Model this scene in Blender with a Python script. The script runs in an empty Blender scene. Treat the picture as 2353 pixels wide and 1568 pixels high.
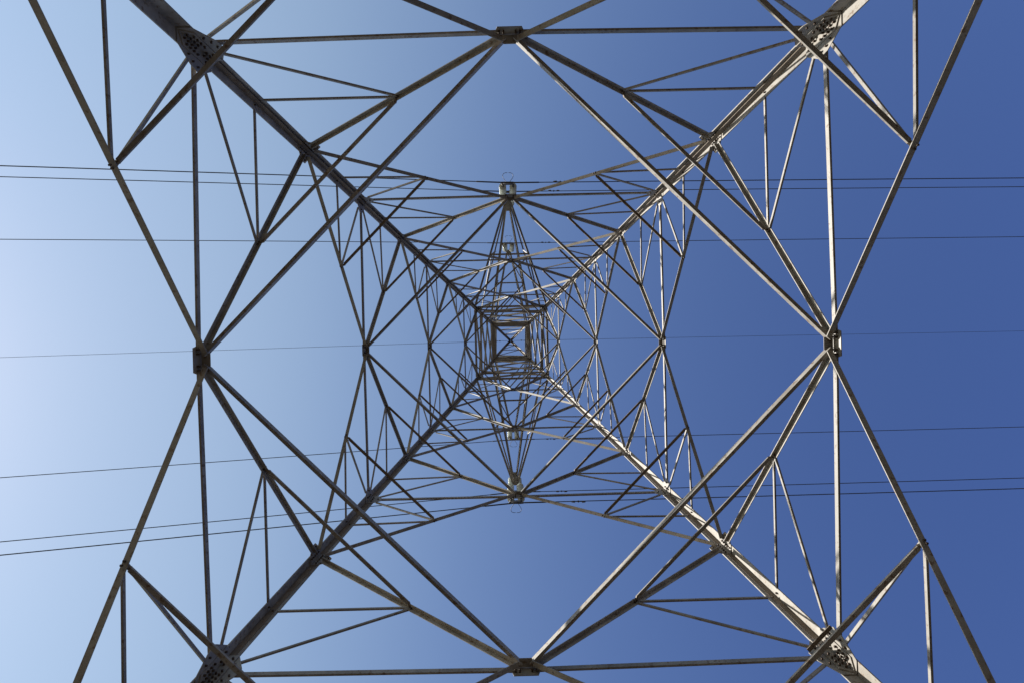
import bpy, bmesh, math, random
from mathutils import Vector, Matrix
R = math.radians
random.seed(7)
scene = bpy.context.scene
COL = scene.collection

# ---------------------------------------------------------------- camera (lying on the ground under the tower, looking straight up)
# world axes: +X = picture right, +Y = picture down, +Z = up
CAMZ = 1.6
CAM = Vector((-0.123, -0.187, CAMZ))
cam_data = bpy.data.cameras.new('camera')
cam_data.sensor_width = 36.0
cam_data.lens = 24.0
cam_data.clip_start = 0.05
cam_data.clip_end = 6000
cam = bpy.data.objects.new('camera', cam_data)
COL.objects.link(cam)
look = Vector((7 / 1568, 7.4 / 1568, 1)).normalized()
right = Vector((1, 0, 0)); right = (right - look * right.dot(look)).normalized()
back = -look
up = back.cross(right)
m = Matrix((right, up, back)).transposed().to_4x4()
m.translation = CAM
cam.matrix_world = m
scene.camera = cam

# ---------------------------------------------------------------- sky and sun
SUN_EL = 38.0
SUN_DIR = Vector((-math.cos(R(SUN_EL)), 0.035, math.sin(R(SUN_EL)))).normalized()   # towards the sun: picture left
world = bpy.data.worlds.new('World')
scene.world = world
world.use_nodes = True
nt = world.node_tree
bg = nt.nodes['Background']
sky = nt.nodes.new('ShaderNodeTexSky')
sky.sky_type = 'NISHITA'
sky.sun_disc = False
sky.sun_elevation = R(SUN_EL)
sky.sun_rotation = math.atan2(SUN_DIR.x, SUN_DIR.y)
sky.altitude = 0
sky.air_density = 2.0
sky.dust_density = 0.3
sky.ozone_density = 2.0
# hazier, paler air towards the sun and deeper blue away from it (by compass direction, gain = exp(a + b * towards_sun))
tcw = nt.nodes.new('ShaderNodeTexCoord')
dot = nt.nodes.new('ShaderNodeVectorMath'); dot.operation = 'DOT_PRODUCT'
dot.inputs[1].default_value = (-1, -0.12, 0)
nt.links.new(tcw.outputs['Generated'], dot.inputs[0])
half = nt.nodes.new('ShaderNodeMath'); half.operation = 'MULTIPLY_ADD'; half.inputs[1].default_value = .5; half.inputs[2].default_value = .5
nt.links.new(dot.outputs['Value'], half.inputs[0])
fc = nt.nodes.new('ShaderNodeFloatCurve')
cv = fc.mapping.curves[0]
knots = [(-1, -.85), (-.59, -.64), (-.31, -.36), (0, .07), (.2, .38), (.36, .53), (.5, .53), (.62, .50), (1, .48)]
cv.points[0].location = ((knots[0][0] + 1) / 2, (knots[0][1] + 1) / 2)
cv.points[1].location = ((knots[-1][0] + 1) / 2, (knots[-1][1] + 1) / 2)
for kx, ky in knots[1:-1]: cv.points.new((kx + 1) / 2, (ky + 1) / 2)
fc.mapping.update()
nt.links.new(half.outputs[0], fc.inputs['Value'])
cl = nt.nodes.new('ShaderNodeMath'); cl.operation = 'MULTIPLY_ADD'; cl.inputs[1].default_value = 2; cl.inputs[2].default_value = -1
nt.links.new(fc.outputs[0], cl.inputs[0])
comb = nt.nodes.new('ShaderNodeCombineColor')
for i, (a_, b_) in enumerate([(-.03, 1.05), (.01, .80), (.27, .23)]):
    ma = nt.nodes.new('ShaderNodeMath'); ma.operation = 'MULTIPLY_ADD'
    ma.inputs[1].default_value = b_; ma.inputs[2].default_value = a_
    nt.links.new(cl.outputs[0], ma.inputs[0])
    ex = nt.nodes.new('ShaderNodeMath'); ex.operation = 'EXPONENT'
    nt.links.new(ma.outputs[0], ex.inputs[0]); nt.links.new(ex.outputs[0], comb.inputs[i])
mul = nt.nodes.new('ShaderNodeVectorMath'); mul.operation = 'MULTIPLY'
nt.links.new(sky.outputs[0], mul.inputs[0]); nt.links.new(comb.outputs[0], mul.inputs[1])
nt.links.new(mul.outputs[0], bg.inputs[0])
bg.inputs[1].default_value = 0.05

sun_data = bpy.data.lights.new('sun', 'SUN')
sun_data.energy = 5.0
sun_data.angle = R(0.5)
sun_data.color = (1.0, 0.95, 0.87)
sun = bpy.data.objects.new('sun', sun_data)
COL.objects.link(sun)
sun.rotation_euler = SUN_DIR.to_track_quat('Z', 'Y').to_euler()

scene.view_settings.view_transform = 'Standard'
scene.view_settings.look = 'None'
scene.view_settings.gamma = 1
scene.view_settings.exposure = 1.0


# ---------------------------------------------------------------- materials
def mat(name, cols, scale=3.0, rough=0.55, metal=0.0, bump=0.0, stretch=(1, 1, 1), spots=None, spot_scale=14.0, spot_at=0.62, vary=0.0):
    mt = bpy.data.materials.new(name)
    mt.use_nodes = True
    n = mt.node_tree.nodes; l = mt.node_tree.links
    p = n['Principled BSDF']
    tc = n.new('ShaderNodeTexCoord')
    mp = n.new('ShaderNodeMapping'); mp.inputs['Scale'].default_value = stretch
    l.new(tc.outputs['Object'], mp.inputs[0])
    nz = n.new('ShaderNodeTexNoise'); nz.inputs['Scale'].default_value = scale
    nz.inputs['Detail'].default_value = 6; nz.inputs['Roughness'].default_value = 0.65
    l.new(mp.outputs[0], nz.inputs['Vector'])
    cr = n.new('ShaderNodeValToRGB')
    e = cr.color_ramp.elements
    e[0].position = 0.3; e[0].color = (*cols[0], 1)
    e[1].position = 0.7; e[1].color = (*cols[-1], 1)
    if len(cols) == 3:
        x = e.new(0.5); x.color = (*cols[1], 1)
    l.new(nz.outputs[0], cr.inputs[0])
    out = cr.outputs[0]
    if spots:
        n2 = n.new('ShaderNodeTexNoise'); n2.inputs['Scale'].default_value = spot_scale
        n2.inputs['Detail'].default_value = 5
        l.new(mp.outputs[0], n2.inputs['Vector'])
        r2 = n.new('ShaderNodeValToRGB')
        r2.color_ramp.elements[0].position = spot_at; r2.color_ramp.elements[0].color = (0, 0, 0, 1)
        r2.color_ramp.elements[1].position = spot_at + 0.1; r2.color_ramp.elements[1].color = (1, 1, 1, 1)
        l.new(n2.outputs[0], r2.inputs[0])
        mx = n.new('ShaderNodeMixRGB'); mx.inputs[2].default_value = (*spots, 1)
        l.new(r2.outputs[0], mx.inputs[0]); l.new(out, mx.inputs[1])
        out = mx.outputs[0]
    if vary:
        oi = n.new('ShaderNodeObjectInfo')
        vr = n.new('ShaderNodeMapRange'); vr.inputs['To Min'].default_value = 1 - vary; vr.inputs['To Max'].default_value = 1 + vary
        l.new(oi.outputs['Random'], vr.inputs['Value'])
        vm = n.new('ShaderNodeVectorMath'); vm.operation = 'SCALE'
        l.new(out, vm.inputs[0]); l.new(vr.outputs[0], vm.inputs['Scale'])
        out = vm.outputs[0]
    l.new(out, p.inputs['Base Color'])
    rr = n.new('ShaderNodeMapRange')
    rr.inputs['To Min'].default_value = max(rough - 0.12, 0); rr.inputs['To Max'].default_value = min(rough + 0.15, 1)
    l.new(nz.outputs[0], rr.inputs['Value']); l.new(rr.outputs[0], p.inputs['Roughness'])
    p.inputs['Metallic'].default_value = metal
    if bump:
        bp = n.new('ShaderNodeBump'); bp.inputs['Strength'].default_value = bump; bp.inputs['Distance'].default_value = 0.01
        l.new(nz.outputs[0], bp.inputs['Height']); l.new(bp.outputs[0], p.inputs['Normal'])
    return mt


STEEL = mat('weathered_galvanised_steel', [(.15, .13, .105), (.22, .202, .175), (.30, .283, .255)], 2.2, .6, 0.0, .15,
            spots=(.13, .085, .05), spot_scale=16, spot_at=.57, vary=.2)
STEELD = mat('brown_stained_shaded_steel', [(.10, .072, .045), (.15, .112, .075), (.20, .16, .118)], 2.8, .7, 0.0, .2,
             spots=(.12, .07, .035), spot_scale=11, spot_at=.6)  # stain brown; its dark tone also paints shade on upper hips and peak
PLATE = mat('galvanised_plate', [(.18, .158, .13), (.27, .248, .215)], 5, .55, 0.0, .1, spots=(.28, .20, .13), spot_scale=12, spot_at=.68)
BOLT = mat('rusty_bolt', [(.04, .024, .016), (.085, .055, .035)], 30, .7, .2)
PORC = mat('pale_glazed_porcelain', [(.55, .60, .54), (.68, .72, .66)], 3, .25)
FIT = mat('dark_forged_fitting', [(.06, .055, .05), (.12, .11, .10)], 12, .55, .4)
WIRE = mat('dark_aluminium_conductor', [(.045, .05, .065), (.08, .085, .10)], 6, .6, .3)
CONC = mat('pale_concrete', [(.30, .29, .27), (.42, .41, .38)], 6, .85, 0, .3)
EARTH = mat('dry_brown_soil', [(.014, .009, .005), (.021, .0135, .007), (.03, .02, .011)], .35, .95, 0, .3, spots=(.013, .018, .007), spot_scale=1.2, spot_at=.6)


# ---------------------------------------------------------------- mesh helpers
class MB:
    """collects solids for one mesh object"""
    def __init__(self):
        self.v = []; self.f = []; self.smooth = []

    def prism(self, pts0, pts1, caps=True, smooth=False):
        n = len(pts0); b = len(self.v)
        self.v += [tuple(p) for p in pts0] + [tuple(p) for p in pts1]
        for i in range(n):
            j = (i + 1) % n
            self.f.append((b + i, b + j, b + n + j, b + n + i)); self.smooth.append(smooth)
        if caps:
            self.f.append(tuple(b + i for i in reversed(range(n)))); self.smooth.append(False)
            self.f.append(tuple(b + n + i for i in range(n))); self.smooth.append(False)

    def angle(self, p0, p1, b1, b2, d1, d2, t=0.012):
        """steel angle: heel line p0-p1, flange b1 towards d1, flange b2 towards d2"""
        p0 = Vector(p0); p1 = Vector(p1)
        d = (p1 - p0).normalized()
        f1 = Vector(d1); f1 = (f1 - d * f1.dot(d)).normalized()
        f2 = d.cross(f1)
        if f2.dot(Vector(d2)) < 0: f2 = -f2
        prof = [(0, 0), (b1, 0), (b1, t), (t, t), (t, b2), (0, b2)]
        self.prism([p0 + f1 * a + f2 * c for a, c in prof], [p1 + f1 * a + f2 * c for a, c in prof])
        return self

    def plate(self, poly, o, e1, e2, n, t=0.012):
        """flat plate: polygon in (e1, e2) at o, thickness t along n"""
        o = Vector(o); e1 = Vector(e1); e2 = Vector(e2); n = Vector(n)
        a = [o + e1 * x + e2 * y for x, y in poly]
        self.prism(a, [p + n * t for p in a])
        return self

    def cyl(self, p0, p1, r, n=6, r1=None, smooth=False):
        p0 = Vector(p0); p1 = Vector(p1); r1 = r if r1 is None else r1
        d = (p1 - p0).normalized()
        a = d.orthogonal().normalized(); b = d.cross(a)
        c = [(math.cos(2 * math.pi * i / n), math.sin(2 * math.pi * i / n)) for i in range(n)]
        self.prism([p0 + a * x * r + b * y * r for x, y in c], [p1 + a * x * r1 + b * y * r1 for x, y in c], smooth=smooth)
        return self

    def tube(self, pts, r, n=8):
        pts = [Vector(p) for p in pts]; base = len(self.v); k = len(pts)
        a = None
        for i, p in enumerate(pts):
            d = (pts[min(i + 1, k - 1)] - pts[max(i - 1, 0)]).normalized()
            a = d.orthogonal().normalized() if a is None else (a - d * a.dot(d)).normalized()
            b = d.cross(a)
            for q in range(n):
                th = 2 * math.pi * q / n
                self.v.append(tuple(p + a * math.cos(th) * r + b * math.sin(th) * r))
        for i in range(k - 1):
            for q in range(n):
                q2 = (q + 1) % n
                self.f.append((base + i * n + q, base + i * n + q2, base + (i + 1) * n + q2, base + (i + 1) * n + q)); self.smooth.append(True)
        self.f.append(tuple(base + q for q in reversed(range(n)))); self.smooth.append(False)
        self.f.append(tuple(base + (k - 1) * n + q for q in range(n))); self.smooth.append(False)
        return self

    def lathe(self, prof, o=(0, 0, 0), n=20):
        o = Vector(o); base = len(self.v); k = len(prof)
        for r, z in prof:
            for q in range(n):
                th = 2 * math.pi * q / n
                self.v.append((o.x + r * math.cos(th), o.y + r * math.sin(th), o.z + z))
        for i in range(k - 1):
            for q in range(n):
                q2 = (q + 1) % n
                self.f.append((base + i * n + q, base + i * n + q2, base + (i + 1) * n + q2, base + (i + 1) * n + q)); self.smooth.append(True)
        return self

    def box(self, lo, hi):
        x0, y0, z0 = lo; x1, y1, z1 = hi
        self.prism([Vector(p) for p in ((x0, y0, z0), (x1, y0, z0), (x1, y1, z0), (x0, y1, z0))],
                   [Vector(p) for p in ((x0, y0, z1), (x1, y0, z1), (x1, y1, z1), (x0, y1, z1))])
        return self

    def build(self, name, material, parent=None, loc=None):
        me = bpy.data.meshes.new(name)
        me.from_pydata(self.v, [], self.f)
        for p, s in zip(me.polygons, self.smooth): p.use_smooth = s
        bm = bmesh.new(); bm.from_mesh(me)
        bmesh.ops.recalc_face_normals(bm, faces=bm.faces)
        bm.to_mesh(me); bm.free()
        me.materials.append(material)
        o = bpy.data.objects.new(name, me)
        COL.objects.link(o)
        if parent is not None: o.parent = parent
        if loc is not None: o.location = loc
        return o


def tag(o, label=None, cat=None, group=None, kind=None):
    if label: o['label'] = label
    if cat: o['category'] = cat
    if group: o['group'] = group
    if kind: o['kind'] = kind
    return o


def empty(name, loc, rz=0.0):
    o = bpy.data.objects.new(name, None)
    COL.objects.link(o); o.location = loc; o.rotation_euler = (0, 0, rz); o.empty_display_size = .3
    return o


def copy_tree(o, parent=None):
    c = o.copy(); COL.objects.link(c)
    if parent is not None: c.parent = parent
    for ch in [x for x in COL.objects if x.parent == o]: copy_tree(ch, c)
    return c


# ---------------------------------------------------------------- ground
g = MB()
NG = 72
ring = [(0, 0)]
g.v.append((0, 0, 0))
radii = [6, 14, 30, 70, 160, 400, 1000, 2500]
for r in radii:
    for q in range(NG):
        th = 2 * math.pi * q / NG
        z = 0.0 if r < 10 else (math.sin(th * 3 + r) * .004 + math.sin(th * 7 + r * .3) * .002) * min(r, 400)
        g.v.append((r * math.cos(th), r * math.sin(th), z))
for q in range(NG):
    g.f.append((0, 1 + q, 1 + (q + 1) % NG)); g.smooth.append(True)
for i in range(len(radii) - 1):
    for q in range(NG):
        a = 1 + i * NG; b = a + NG; q2 = (q + 1) % NG
        g.f.append((a + q, b + q, b + q2, a + q2)); g.smooth.append(True)
tag(g.build('ground', EARTH), kind='structure')

# ================================================================ LATTICE TOWER
ROLL = R(-1.5)
tower = empty('lattice_tower', (0, 0, 0), ROLL)
tag(tower, 'tall weathered steel lattice transmission tower seen from directly underneath', 'pylon')

FACES = [(Vector((0, -1, 0)), Vector((1, 0, 0))),    # top of the picture
         (Vector((1, 0, 0)), Vector((0, 1, 0))),     # right
         (Vector((0, 1, 0)), Vector((-1, 0, 0))),    # bottom
         (Vector((-1, 0, 0)), Vector((0, -1, 0)))]   # left
UP = Vector((0, 0, 1))


def W(h):                                   # half width of the body (outer heel) at height h above the camera
    if h <= 30.94: return 5.566 - 0.1279 * h
    if h <= 37.5: return 1.609 - (h - 30.94) * (1.609 - 1.09) / 6.56
    return 1.09 - (h - 37.5) * 0.0035


def P(face, s, h, inset=0.0, w=None):       # point on a face: s across, h height above the camera
    n, u = FACES[face]
    return n * ((W(h) if w is None else w) - inset) + u * s + UP * (h + CAMZ)


hA0, hA, hA2, hB, hB2, hC, hC2, hD, hE = 5.60, 9.45, 12.87, 15.96, 19.0, 21.98, 24.99, 28.0, 30.94
hZ = 1.9
H1, H2, H3, H4, H5, H6, HP = 32.9, 35.2, 37.5, 40.0, 44.0, 47.0, 54.0


def leg_b(h):
    return .208 if h < hA else .176 if h < hB else .156 if h < hC else .138 if h < hD else .13


# legs: big angle, heel outwards, flanges in the two faces
for sx, sy in ((-1, -1), (1, -1), (1, 1), (-1, 1)):
    lb = MB()
    hs = [-CAMZ + .35, hA - .02, hA2, hB, hB2, hC, hC2, hD, hE, H3, H6]
    for a, b in zip(hs[:-1], hs[1:]):
        bb = leg_b((a + b) / 2)
        pa = Vector((sx * W(a), sy * W(a), a + CAMZ)); pb = Vector((sx * W(b), sy * W(b), b + CAMZ))
        lb.angle(pa, pb, bb, bb, (-sx, 0, 0), (0, -sy, 0), .02)
    leg = lb.build('leg', STEEL, tower)
    # brown stained stiffener running up inside the leg
    sb = MB()
    hs2 = [hA - .08, hB, hC, hD, hE, H3, H6]
    for a, b in zip(hs2[:-1], hs2[1:]):
        def q(h):
            b0 = leg_b(h - .1)
            k = min(max((h - hA) / (hA2 - hA), 0), 1)
            dy = (.045 + k * .05) if sy < 0 else .03
            return Vector((sx * (W(h) - .024), sy * (W(h) - dy), h + CAMZ))
        sb.angle(q(a), q(b), leg_b((a + b) / 2) * .56, .03, (-sx, 0, 0), (0, sy, 0), .01)
    sb.build('stiffener_bar', STEELD, leg)

rest_red = MB()
rest_bolts = MB()


def dirs(face):
    n, u = FACES[face]
    k = 0.1279
    inw = (-n - UP * k).normalized()         # inward normal of the sloped face
    upf = (UP - n * k).normalized()          # up direction in the face
    return n, u, inw, upf


def shorten(p0, p1, a, b):
    d = (p1 - p0).normalized()
    return p0 + d * a, p1 - d * b


T = .44
redundants = []; hips = []


def half_panel(ring_h, node_h, b_main, b_red, inset=.05):
    """from the mid of the ring strut to the leg node, with its redundants"""
    lower = node_h < ring_h
    nodes = {}
    for f in range(4):
        n, u, inw, upf = dirs(f)
        for s in (-1, 1):
            gh = (.10 if lower else .12) if ring_h < 12 else .09
            m0 = P(f, s * gh, ring_h + (.06 if not lower else -.02), inset - ((.05 if lower else .08) if ring_h < 12 else .02))
            m1 = P(f, s * (W(node_h) - .12), node_h, inset + (.06 if lower and ring_h < 12 else 0))
            p0, p1 = shorten(m0, m1, .0, .12)
            mb = MB()
            if lower:
                mb.angle(p0, p1, b_main * .7, b_main * .68, upf, inw)
            else:
                mb.angle(p0, p1, b_main * .64, b_main * .64, -upf, inw)
            mb.build('main_brace', STEEL, tower)
            mid = m0.lerp(m1, T + .02)
            nodes[(f, s)] = mid
            hn = mid.z - CAMZ
            # horizontal redundant to the leg
            lbw = leg_b(hn)
            q1 = P(f, s * (W(hn) - lbw + .015), hn, inset - .022)
            bt = P(f, s * (W(hn) - lbw * .55), hn, .022)
            if hn < 22:
                rest_bolts.cyl(bt, bt + inw * .03, .015, 6)
                for kx, ky in ((-.03, .0), (.035, .012), (.0, -.035)):
                    c = mid + u * kx + upf * ky + inw * .014
                    rest_bolts.cyl(c, c + inw * .03, .014, 6)
            q0 = mid + inw * .02
            redundants.append((*shorten(q0, q1, .0, .0), b_red, upf, -inw))
            # redundant to the ring corner
            c1 = P(f, s * (W(ring_h) - .22), ring_h + (.16 if not lower else -.16), inset - .02)
            redundants.append((*shorten(q0 + upf * (.03 if lower else -.03), c1, .0, .0), b_red, upf, -inw))
    for f in range(4):                       # hip braces across each corner
        a = nodes[(f, 1)]; b = nodes[((f + 1) % 4, -1)]
        n, u, inw, upf = dirs(f); n2, u2, inw2, upf2 = dirs((f + 1) % 4)
        a = a + inw * .08; b = b + inw2 * .08
        p0, p1 = shorten(a, b, .05, .05)
        for q_, r_, iw in ((nodes[(f, 1)], p0, inw), (nodes[((f + 1) % 4, -1)], p1, inw2)):
            MB().angle(q_ - UP * .01, r_ - UP * .004, .035, .03, -iw, UP, .008).build('bent_connector', STEELD, tower)
        dn = (inw + inw2); dn.z = 0
        hips.append((p0, p1, b_red * 1.05, -dn, UP))


def ring_set(h, bv, bh, bplan, bow, gw, plan=True, out=0.0):
    for f in range(4):
        n, u, inw, upf = dirs(f)
        for s in (-1, 1):
            c = P(f, s * (W(h) - .17), h, .055 - out); mm = P(f, s * .17 * gw / .24, h, .055 - bow - out)
            MB().angle(mm, c, bv * .63, bh * .62, upf, -inw).build('horizontal_strut', STEEL, tower)
        # mid gusset in the face
        k = gw / .24
        pl = MB()
        poly = [(-.20 * k, -.09 * k), (.20 * k, -.09 * k), (.24 * k, .05 * k), (.20 * k, .25 * k), (-.20 * k, .25 * k), (-.24 * k, .05 * k)]
        o = P(f, 0, h, .035 - bow - out)
        pl.plate(poly, o, u, upf, -inw, .012)
        o2 = P(f, 0, h, .055 - bow - out) + UP * (.10)
        hp = [(-.15 * k, 0), (.15 * k, 0), (.10 * k, .15 * k), (-.10 * k, .15 * k)]
        pl.build('gusset_plate', PLATE, tower)
        MB().plate(hp, o2, u, -n, -UP, .01).build('plan_gusset', STEEL, tower)
        bl = rest_bolts
        for bx in (-.17, -.10, .10, .17):
            for by in (.0, .15):
                c = o + u * bx * k + upf * by * k + inw * .0
                bl.cyl(c, c + inw * (.05 if k > .8 else .03), .016 * (k ** .5), 6)
        if plan:
            f2 = (f + 1) % 4
            a = P(f, .05, h, .12 - bow - out) + UP * .03; b = P(f2, -.05, h, .12 - bow - out) + UP * .03
            outd = FACES[f][0] + FACES[f2][0]
            MB().angle(a, b, bplan * .56, bplan * 1.45, outd, UP, .01).build('plan_brace', STEEL, tower)


def leg_plate(h, poly, inset=.024, bolts=(), bolt_r=.016):
    for f in range(4):
        n, u, inw, upf = dirs(f)
        for s in (-1, 1):
            corner = P(f, s * W(h), h, 0)
            ax = (P(f, s * W(h + .5), h + .5, 0) - corner).normalized()
            ex = -u * s
            pl = MB()
            o = corner + inw * inset
            pl.plate(poly, o, ex, ax, inw, .012)
            po = pl.build('gusset_plate', PLATE, tower)
            if bolts:
                bl = rest_bolts
                for x, y in bolts:
                    c = o + ex * x + ax * y + inw * .012
                    bl.cyl(c, c + inw * .028, bolt_r, 6)


# ---- base part (below the frame, down to the ground)
half_panel(hA, hA0, .125, .062)
for f in range(4):
    n, u, inw, upf = dirs(f)
    for s in (-1, 1):
        p0 = P(f, s * (W(hA0) - .15), hA0 - .1, .05); p1 = P(f, s * .15, hZ, .05)
        MB().angle(p0, p1, .12, .12, -upf, inw).build('main_brace', STEEL, tower)
        p0 = P(f, s * .15, hZ, .05); p1 = P(f, s * (W(-1.0) - .15), -1.0, .05)
        MB().angle(p0, p1, .12, .12, -upf, inw).build('main_brace', STEEL, tower)
        MB().angle(P(f, 0, hZ, .05), P(f, s * (W(hZ) - .1), hZ, .05), .11, .06, upf, -inw).build('horizontal_strut', STEEL, tower)

# ---- rings and panels in view
ring_set(hA, .125, .052, .085, .045, .205, out=.07)
half_panel(hA, hA2, .12, .058)
half_panel(hB, hA2, .105, .057)
ring_set(hB, .115, .06, .092, .012, .155, out=.02)
half_panel(hB, hB2, .118, .056)
half_panel(hC, hB2, .108, .054)
ring_set(hC, .11, .06, .09, 0, .14)
half_panel(hC, hC2, .115, .054)
half_panel(hD, hC2, .108, .052)
ring_set(hD, .105, .06, .09, 0, .13)

# D -> E : plain V up to the waist corners
for f in range(4):
    n, u, inw, upf = dirs(f)
    for s in (-1, 1):
        p0 = P(f, s * .1, hD + .05, .05); p1 = P(f, s * (W(hE) - .14), hE - .05, .05)
        MB().angle(p0, p1, .085, .085, -upf, inw).build('main_brace', STEEL, tower)
        mid = p0.lerp(p1, .5); hn = mid.z - CAMZ
        redundants.append((mid + inw * .02, P(f, s * (W(hn) - .1), hn, .03), .045, upf, -inw))
        redundants.append((mid + inw * .02, P(f, s * (W(hD) - .2), hD + .1, .03), .045, upf, -inw))
for f in range(4):
    f2 = (f + 1) % 4
    hn = (hD + hE) / 2
    a = P(f, .5 * W(hE) + .05, hn, .16); b = P(f2, -.5 * W(hE) - .05, hn, .16)
    hips.append((a, b, .045, FACES[f][0] + FACES[f2][0], UP))

for i, r in enumerate(redundants):
    p0, p1, b, d1, d2 = r
    mb = MB() if i < 100 else rest_red
    mb.angle(p0, p1, b * .72, b * .52, d1, d2, .008)
    if i < 100: mb.build('redundant_brace', STEEL, tower)
tag(rest_red.build('redundant_brace', STEEL, tower), kind='stuff')
for i, (p0, p1, b, d1, d2) in enumerate(hips):
    MB().angle(p0, p1, b * .92, b * .5, d1, d2, .008).build('hip_brace', STEEL if i < 8 else STEELD, tower)  # hips above the lowest sets: shaded undersides painted in with darker steel

# ---- leg joint plates
PA = [(.02, -.44), (.215, -.44), (.365, -.12), (.385, .08), (.215, .36), (.02, .36)]
leg_plate(hA, PA, .024, [(.30, -.10), (.32, .02), (.25, -.20), (.25, .16)])
PA2 = [(.02, -.20), (.17, -.20), (.33, -.08), (.33, .06), (.18, .24), (.02, .24)]
leg_plate(hA2, PA2, .022, [(.12, -.16), (.12, -.08), (.12, 0), (.12, .08), (.12, .16), (.25, -.06), (.28, .03)])
sc = lambda k: [(x * k, y * k) for x, y in PA2]
leg_plate(hA0, PA2, .024)
leg_plate(hB, sc(1.0), .022, [(.12, -.1), (.12, 0), (.12, .1), (.25, 0)])
for hh in (hB2, hC, hC2, hD, hE):
    leg_plate(hh, sc(.82), .022, [(.1, -.1), (.1, 0), (.1, .1)], .014)

# ---- spliced cover angles with their bolts at ring A
for sx, sy in ((-1, -1), (1, -1), (1, 1), (-1, 1)):
    a, b = hA - .42, hA + .36
    pa = Vector((sx * (W(a) - .038), sy * (W(a) - .038), a + CAMZ)); pb = Vector((sx * (W(b) - .038), sy * (W(b) - .038), b + CAMZ))
    d = (pb - pa).normalized()
    e1 = Vector((-sx, 0, 0)); e2 = Vector((0, -sy, 0))
    sp = MB()
    # mitred angle: two flanges with slanting lower ends
    L = (pb - pa).length
    fl = [(0, 0), (.165, .09), (.165, L), (0, L)]
    sp.plate(fl, pa, e1, d, e2, .016)
    sp.plate([(x + .0165, y) for x, y in fl[:1]] + [(.165, .09), (.165, L), (.0165, L)], pa, e2, d, e1, .016)
    so = sp.build('splice_plate', PLATE, tower)
    for e, ninw in ((e1, e2), (e2, e1)):
        for j in range(6):
            for x, off in ((.065, 0.10), (.125, .15)):
                y = off + j * .085 + (.12 if j > 3 else 0)
                c = pa + e * x + d * y + ninw * .016
                bb = MB(); bb.cyl((0, 0, 0), ninw * .03, .017, 6)
                bb.build('bolt', BOLT, so, loc=c)
    # tie across the corner, just under the stiffener
    w = W(hA)
    q0 = Vector((sx * (w - .40), sy * (w - .07), hA + CAMZ + .02)); q1 = Vector((sx * (w - .07), sy * (w - .40), hA + CAMZ + .02))
    if sx > 0 and sy > 0:
        MB().angle(q0, q1, .06, .06, (-sx, -sy, 0), (0, 0, 1), .01).build('corner_tie', STEELD, tower)


# ================================================================ upper body
def xpanel(h0, h1, b):
    for f in range(4):
        n, u, inw, upf = dirs(f)
        for s, ins in ((1, .03), (-1, .055)):
            p0 = P(f, s * (W(h0) - .06), h0 + .05, ins); p1 = P(f, -s * (W(h1) - .06), h1 - .05, ins)
            MB().angle(p0, p1, b, b, upf, -inw if s > 0 else inw, .008).build('cross_brace', STEEL, tower)
        c = (P(f, 0, (h0 + h1) / 2, .045))
        MB().plate([(-.07, -.07), (.07, -.07), (.07, .07), (-.07, .07)], c, u, upf, inw, .01).build('gusset_plate', PLATE, tower)


def hstrut(h, bv, bh, mtl=STEEL, inward=False):
    for f in range(4):
        n, u, inw, upf = dirs(f)
        w = W(h) - .10
        MB().angle(P(f, -w, h, .03), P(f, w, h, .03), bv, bh, UP, inw if inward else -inw, .01).build('horizontal_strut', mtl, tower)


hstrut(hE, .11, .09); xpanel(hE, H1, .075)
hstrut(H1, .09, .08); xpanel(H1, H2, .07)
xpanel(H2, H3, .07)
hstrut(H3, .14, .13, inward=True); xpanel(H3, H4, .075)
hstrut(H4, .16, .10, inward=True); xpanel(H4, H5, .08)
hstrut(H5, .20, .05, inward=True); xpanel(H5, H6, .07)
hstrut(H6, .10, .07)

# deep channel girders closing the body at the upper arms
for f in range(4):
    n, u, inw, upf = dirs(f)
    for h, dep, fl in ((H4 + .5, .5, .07), (H4 + 1.9, .5, .05), (H5 - .3, .25, .03)):
        w = W(h) - .13
        m_ = MB()
        for s in (-1, 1):
            p0 = P(f, s * .008, h, .08); p1 = P(f, s * w, h, .08)
            m_.angle(p0, p1, dep, fl, UP, -n, .01)
        m_.build('channel_girder', STEEL, tower)

# earth wire peak: four legs meeting above the centre, light struts between them
pk = MB()
wp = W(H6)
apex = Vector((0, 0, HP + CAMZ))


def pkw(h): return .05 + (wp - .05) * (1 - (h - H6) / (HP - H6))


for sx, sy in ((-1, -1), (1, -1), (1, 1), (-1, 1)):
    a = Vector((sx * wp, sy * wp, H6 + CAMZ)); b = Vector((sx * .05, sy * .05, HP + CAMZ))
    pk.angle(a, b, .13, .13, (-sx, 0, 0), (0, -sy, 0), .012)
pk.box((-.03, -.03, HP + CAMZ - .1), (.03, .03, HP + CAMZ))
pko = pk.build('earth_wire_peak', STEELD, tower)  # darker steel puts the unlit look of the peak legs into the colour
for f in (0, 2):
    n, u, inw, upf = dirs(f)
    l0, l1, l2 = (48.8, 50.9, H6 + .1) if f == 0 else (49.6, 51.8, H6 + .1)
    for h in (l0, l1):
        w = pkw(h)
        MB().angle(P(f, -w, h, .01, w), P(f, w, h, .01, w), .05, .05, UP, -n, .007).build('peak_strut', STEEL, pko)
    w0, w1, w2 = pkw(l0), pkw(l1), pkw(l2)
    MB().angle(P(f, -w0, l0, .01, w0), P(f, w2, l2, .01, w2), .05, .05, UP, -n, .007).build('peak_strut', STEEL, pko)
    MB().angle(P(f, -w1, l1, .01, w1), P(f, w0, l0, .01, w0), .05, .05, UP, -n, .007).build('peak_strut', STEEL, pko)

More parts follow.
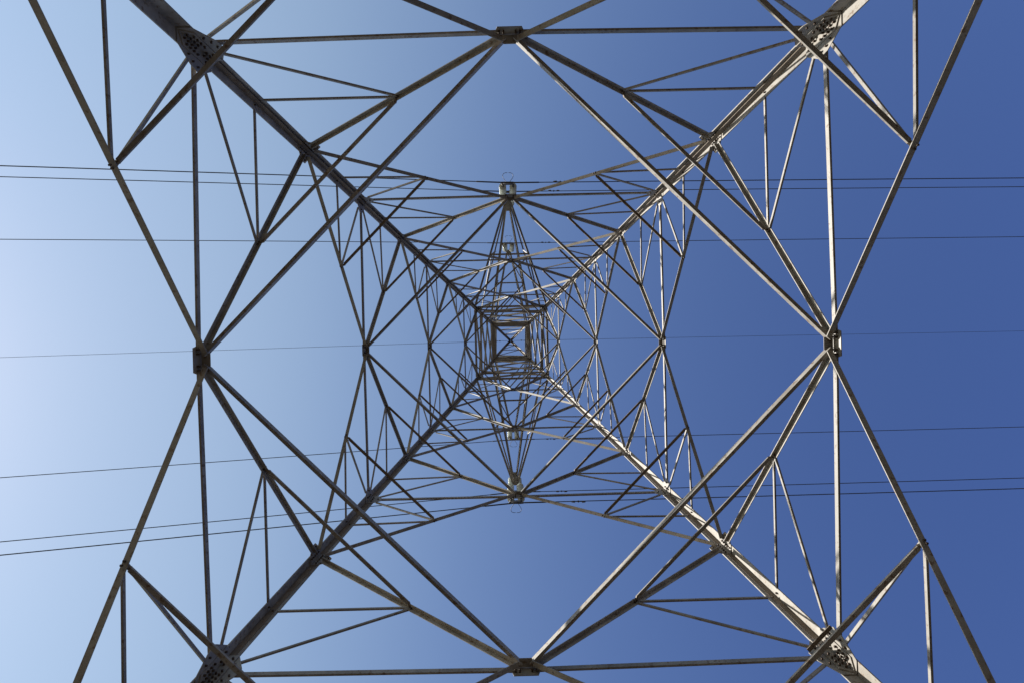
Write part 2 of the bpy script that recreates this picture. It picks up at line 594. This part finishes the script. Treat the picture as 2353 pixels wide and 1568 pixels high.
# ================================================================ cross arms
DROP = 3.6
ARMS = [('lower', hE, H1, 6.40, 3.95), ('middle', H3, H4, 7.45, 3.2), ('upper', H5, H6, 5.80, 3.1)]
TIPS = {}
for f in (0, 2):
    n, u = FACES[f]
    for an, hb, ht, Y, ytie in ARMS:
        am = MB()
        tw = .055
        b = {'lower': .085, 'middle': .085, 'upper': .08}[an]
        cl = {}
        for s in (-1, 1):
            r0 = P(f, s * (W(hb) - .02), hb, 0); t0 = n * Y + u * s * tw + UP * (hb + CAMZ)
            am.angle(r0, t0, b, b, u * s, UP, .01)
            r1 = P(f, s * (W(ht) - .02), ht, 0); t1 = n * (Y - .1) + u * s * tw + UP * (hb + .22 + CAMZ)
            am.angle(r1, t1, b * .75, b * .75, u * s, UP, .01)
            cl[s] = (r0, t0, r1, t1)
        # end plate box
        o = n * (Y - .30) + UP * (hb + CAMZ - .03)
        am.plate([(-.07, 0), (.07, 0), (.07, .36), (-.07, .36)], o, u, n, UP, .012)
        am.plate([(-.3, -.05), (.15, -.05), (.15, .25), (-.3, .1)], n * Y + u * .066 + UP * (hb + CAMZ), n, UP, u, .012)
        am.plate([(-.3, -.05), (.15, -.05), (.15, .25), (-.3, .1)], n * Y - u * .078 + UP * (hb + CAMZ), n, UP, u, .012)
        ao = am.build('cross_arm', STEEL, tower)

        def at(c, y, s, top=False):
            r, t = (cl[s][2], cl[s][3]) if top else (cl[s][0], cl[s][1])
            k = (y - r.dot(n)) / (t.dot(n) - r.dot(n))
            return r.lerp(t, k)
        bs = .055 if an != 'lower' else .075
        # tie between lower chords and the frame above it
        MB().angle(at(0, ytie, -1), at(0, ytie, 1), bs, bs, n, UP, .008).build('arm_strut', STEEL, ao)
        if an != 'lower':
            MB().angle(at(0, ytie + .12, -1, True), at(0, ytie + .12, 1, True), bs, bs, n, UP, .008).build('arm_strut', STEEL, ao)
        for s in (-1, 1):
            MB().angle(at(0, ytie, s), at(0, ytie + .3, s, True), .05, .05, n, u, .008).build('arm_strut', STEEL, ao)
            MB().angle(at(0, ytie, s), cl[s][2] + n * .1, .05, .05, -n, u, .008).build('arm_strut', STEEL, ao)
        # one plan diagonal from the body corner to the far node of the tie
        MB().angle(cl[-1][0] + n * .15 + UP * .03, at(0, ytie - .05, 1) + UP * .03, .06, .06, u, UP, .008).build('arm_strut', STEEL, ao)
        yb = Y * .72 if an == 'middle' else None
        if yb:
            MB().angle(at(0, yb, -1), at(0, yb, 1), .05, .05, n, UP, .008).build('arm_strut', STEEL, ao)
            MB().angle(at(0, ytie, 1) + UP * .02, at(0, yb, -1) + UP * .02, .05, .05, n, UP, .008).build('arm_strut', STEEL, ao)
        tip = n * Y + UP * (hb + CAMZ)
        TIPS[(f, an)] = Matrix.Rotation(ROLL, 3, 'Z') @ tip

# ================================================================ insulators, yokes, wires
side_name = {0: 'top', 2: 'bottom'}
NS = 16; PITCH = .158


def make_string():
    t = empty('insulator_string', (0, 0, 0))
    prof = []
    for i in range(NS):
        z = -i * PITCH
        prof += [(.045, z), (.055, z - .035), (.132, z - .055), (.148, z - .078), (.144, z - .092), (.06, z - .082), (.05, z - .12)]
    MB().lathe(prof, n=20).build('porcelain_sheds', PORC, t)
    c = MB(); c.cyl((0, 0, 0), (0, 0, .42), .028, 10, smooth=True); c.cyl((0, 0, .02), (0, 0, .10), .05, 10, smooth=True)
    c.box((-.012, -.04, .34), (.012, .04, .50)); c.build('top_fitting', FIT, t)
    zb = -NS * PITCH
    c = MB(); c.cyl((0, 0, zb + .05), (0, 0, zb - .28), .024, 10, smooth=True); c.cyl((0, 0, zb - .02), (0, 0, zb + .05), .05, 10, smooth=True)
    c.build('bottom_fitting', FIT, t)
    return t


def make_clamp():
    t = empty('suspension_yoke', (0, 0, 0))
    y = MB()
    y.plate([(-.27, .03), (-.24, -.05), (-.05, -.17), (.05, -.17), (.24, -.05), (.27, .03), (.2, .08), (-.2, .08)], (0, -.01, 0), (1, 0, 0), (0, 0, 1), (0, 1, 0), .02)
    y.build('yoke_plate', FIT, t)
    c = MB(); c.box((-.025, -.03, -.28), (.025, .03, -.14))
    c.cyl((-.2, 0, -.31), (.2, 0, -.31), .045, 10, smooth=True)
    c.cyl((-.3, 0, -.325), (-.2, 0, -.31), .025, 10, r1=.045, smooth=True); c.cyl((.2, 0, -.31), (.3, 0, -.325), .045, 10, r1=.025, smooth=True)
    c.build('clamp', FIT, t)
    for s in (-1, 1):
        pts = [(s * .07, 0, 0), (s * .07, .03, .0), (s * .075, .10, .02), (s * .13, .19, .04), (s * .19, .27, .05), (s * .215, .35, .06),
               (s * .205, .41, .06), (s * .17, .46, .06), (s * .10, .485, .06), (s * .02, .485, .06)]
        MB().tube(pts, .010, 6).build('arcing_horn', FIT, t)
    for s in (-1, 1):   # small weights under the yoke ends
        MB().cyl((s * .215, 0, -.02), (s * .215, 0, .06), .04, 10, smooth=True).build('yoke_pin', FIT, t)
    return t


string0 = make_string(); clamp0 = make_clamp()
first_s = first_c = True
wires = {}
for f in (0, 2):
    for an, hb, ht, Y, ytie in ARMS:
        tip = TIPS[(f, an)]
        for s, sn in ((-1, 'left'), (1, 'right')):
            o = string0 if first_s else copy_tree(string0); first_s = False
            o.location = tip + Vector((s * .215, 0, -.45)); o.rotation_euler.z = 0
            tag(o, 'pale insulator string, %s of the pair under the %s cross arm, %s photo half' % (sn, an, side_name[f]),
                'insulator', 'insulator strings under the cross arms')
        o = clamp0 if first_c else copy_tree(clamp0); first_c = False
        o.location = tip + Vector((0, 0, -.45 - NS * PITCH - .30))
        o.rotation_euler.z = math.pi if f == 0 else 0
        tag(o, 'dark yoke with two curved horns under the %s cross arm, %s photo half' % (an, side_name[f]), 'insulator yoke',
            'yokes holding the conductors')
        wires[(f, an)] = tip + Vector((0, 0, -.45 - NS * PITCH - .30 - .31))

wires[(9, 'earth')] = Matrix.Rotation(ROLL, 3, 'Z') @ (apex + Vector((0, 0, -.25)))


def wire_pt(c, x, earth=False):
    if x < 0:
        s = .292 if not earth else .27
        return c + Vector((x, .032 * -x, s * x + .0005 * x * x))
    return c + Vector((x, -.0185 * x, .03 * x + .0003 * x * x))


def make_damper():
    t = empty('vibration_damper', (0, 0, 0))
    MB().tube([(-.24, 0, -.07), (-.12, 0, -.085), (0, 0, -.07), (.12, 0, -.085), (.24, 0, -.07)], .009, 6).build('messenger_cable', FIT, t)
    MB().box((-.025, -.03, -.09), (.025, .03, .03)).build('damper_clamp', FIT, t)
    for s in (-1, 1):
        w_ = MB(); w_.cyl((s * .14, 0, -.085), (s * .27, 0, -.075), .042, 10, r1=.034, smooth=True)
        w_.cyl((s * .27, 0, -.075), (s * .285, 0, -.075), .03, 10, r1=.015, smooth=True)
        w_.build('weight', FIT, t)
    return t


damp0 = make_damper(); first_d = True
xs = [-220, -150, -100, -70, -50, -40, -32, -26, -20, -15, -10, -6, -3, -1.5, -.5, 0, .5, 1.5, 3, 6, 10, 15, 20, 26, 34, 50, 70, 100, 150, 220]
DX = {(0, 'lower'): 2.1, (0, 'middle'): 2.3, (0, 'upper'): 2.2, (2, 'lower'): 2.5, (2, 'middle'): 2.3, (2, 'upper'): 2.2}
for key, c in wires.items():
    f, an = key
    earth = an == 'earth'
    name = 'earth_wire' if earth else 'conductor_wire'
    t = empty(name, c)
    if earth:
        tag(t, 'thin earth wire crossing the picture over the very centre of the tower', 'power line')
    else:
        tag(t, 'dark overhead conductor hung from the %s cross arm, %s photo half' % (an, side_name[f]), 'power line', 'conductors strung from the cross arms')
    zero = Vector((0, 0, 0))
    MB().tube([wire_pt(zero, x, earth) for x in xs], .019 if not earth else .012, 8).build('cable', WIRE, t)
    if not earth:
        MB().tube([wire_pt(zero, x) for x in (-1.25, -.8, -.4, 0, .4, .8, 1.25)], .029, 8).build('armour_rod', WIRE, t)
        o = damp0 if first_d else copy_tree(damp0); first_d = False
        p = wire_pt(c, DX[key]); o.location = p
        tag(o, 'small dark vibration damper on the conductor of the %s cross arm, %s half' % (an, side_name[f]), 'damper', 'vibration dampers on the wires')
    else:
        MB().cyl((-.10, 0, .02), (.10, 0, .02), .022, 8, smooth=True).cyl((0, 0, 0), (0, 0, .25), .02, 8).build('clamp', FIT, t)
        for x, sn in ((-1.05, 'left'), (1.05, 'right')):
            o = copy_tree(damp0); o.location = wire_pt(c, x, True)
            tag(o, 'small dark vibration damper on the central earth wire, %s of the tower peak' % sn, 'damper', 'vibration dampers on the wires')

tag(rest_bolts.build('bolt', BOLT, tower), kind='stuff')

# ================================================================ footings
foot0 = None
cn = {(-1, -1): 'upper left', (1, -1): 'upper right', (1, 1): 'lower right', (-1, 1): 'lower left'}
for (sx, sy), nm in cn.items():
    if foot0 is None:
        fm = MB(); fm.prism([Vector((x * .75, y * .75, -.3)) for x, y in ((-1, -1), (1, -1), (1, 1), (-1, 1))],
                            [Vector((x * .45, y * .45, .45)) for x, y in ((-1, -1), (1, -1), (1, 1), (-1, 1))])
        o = foot0 = fm.build('concrete_footing', CONC)
    else:
        o = foot0.copy(); COL.objects.link(o)
    w = W(-1.6) - .08
    o.location = Matrix.Rotation(ROLL, 3, 'Z') @ Vector((sx * w, sy * w, 0)); o.rotation_euler.z = ROLL
    tag(o, 'tapered concrete footing under the %s leg of the lattice tower' % nm, 'footing', 'footings under the tower legs')
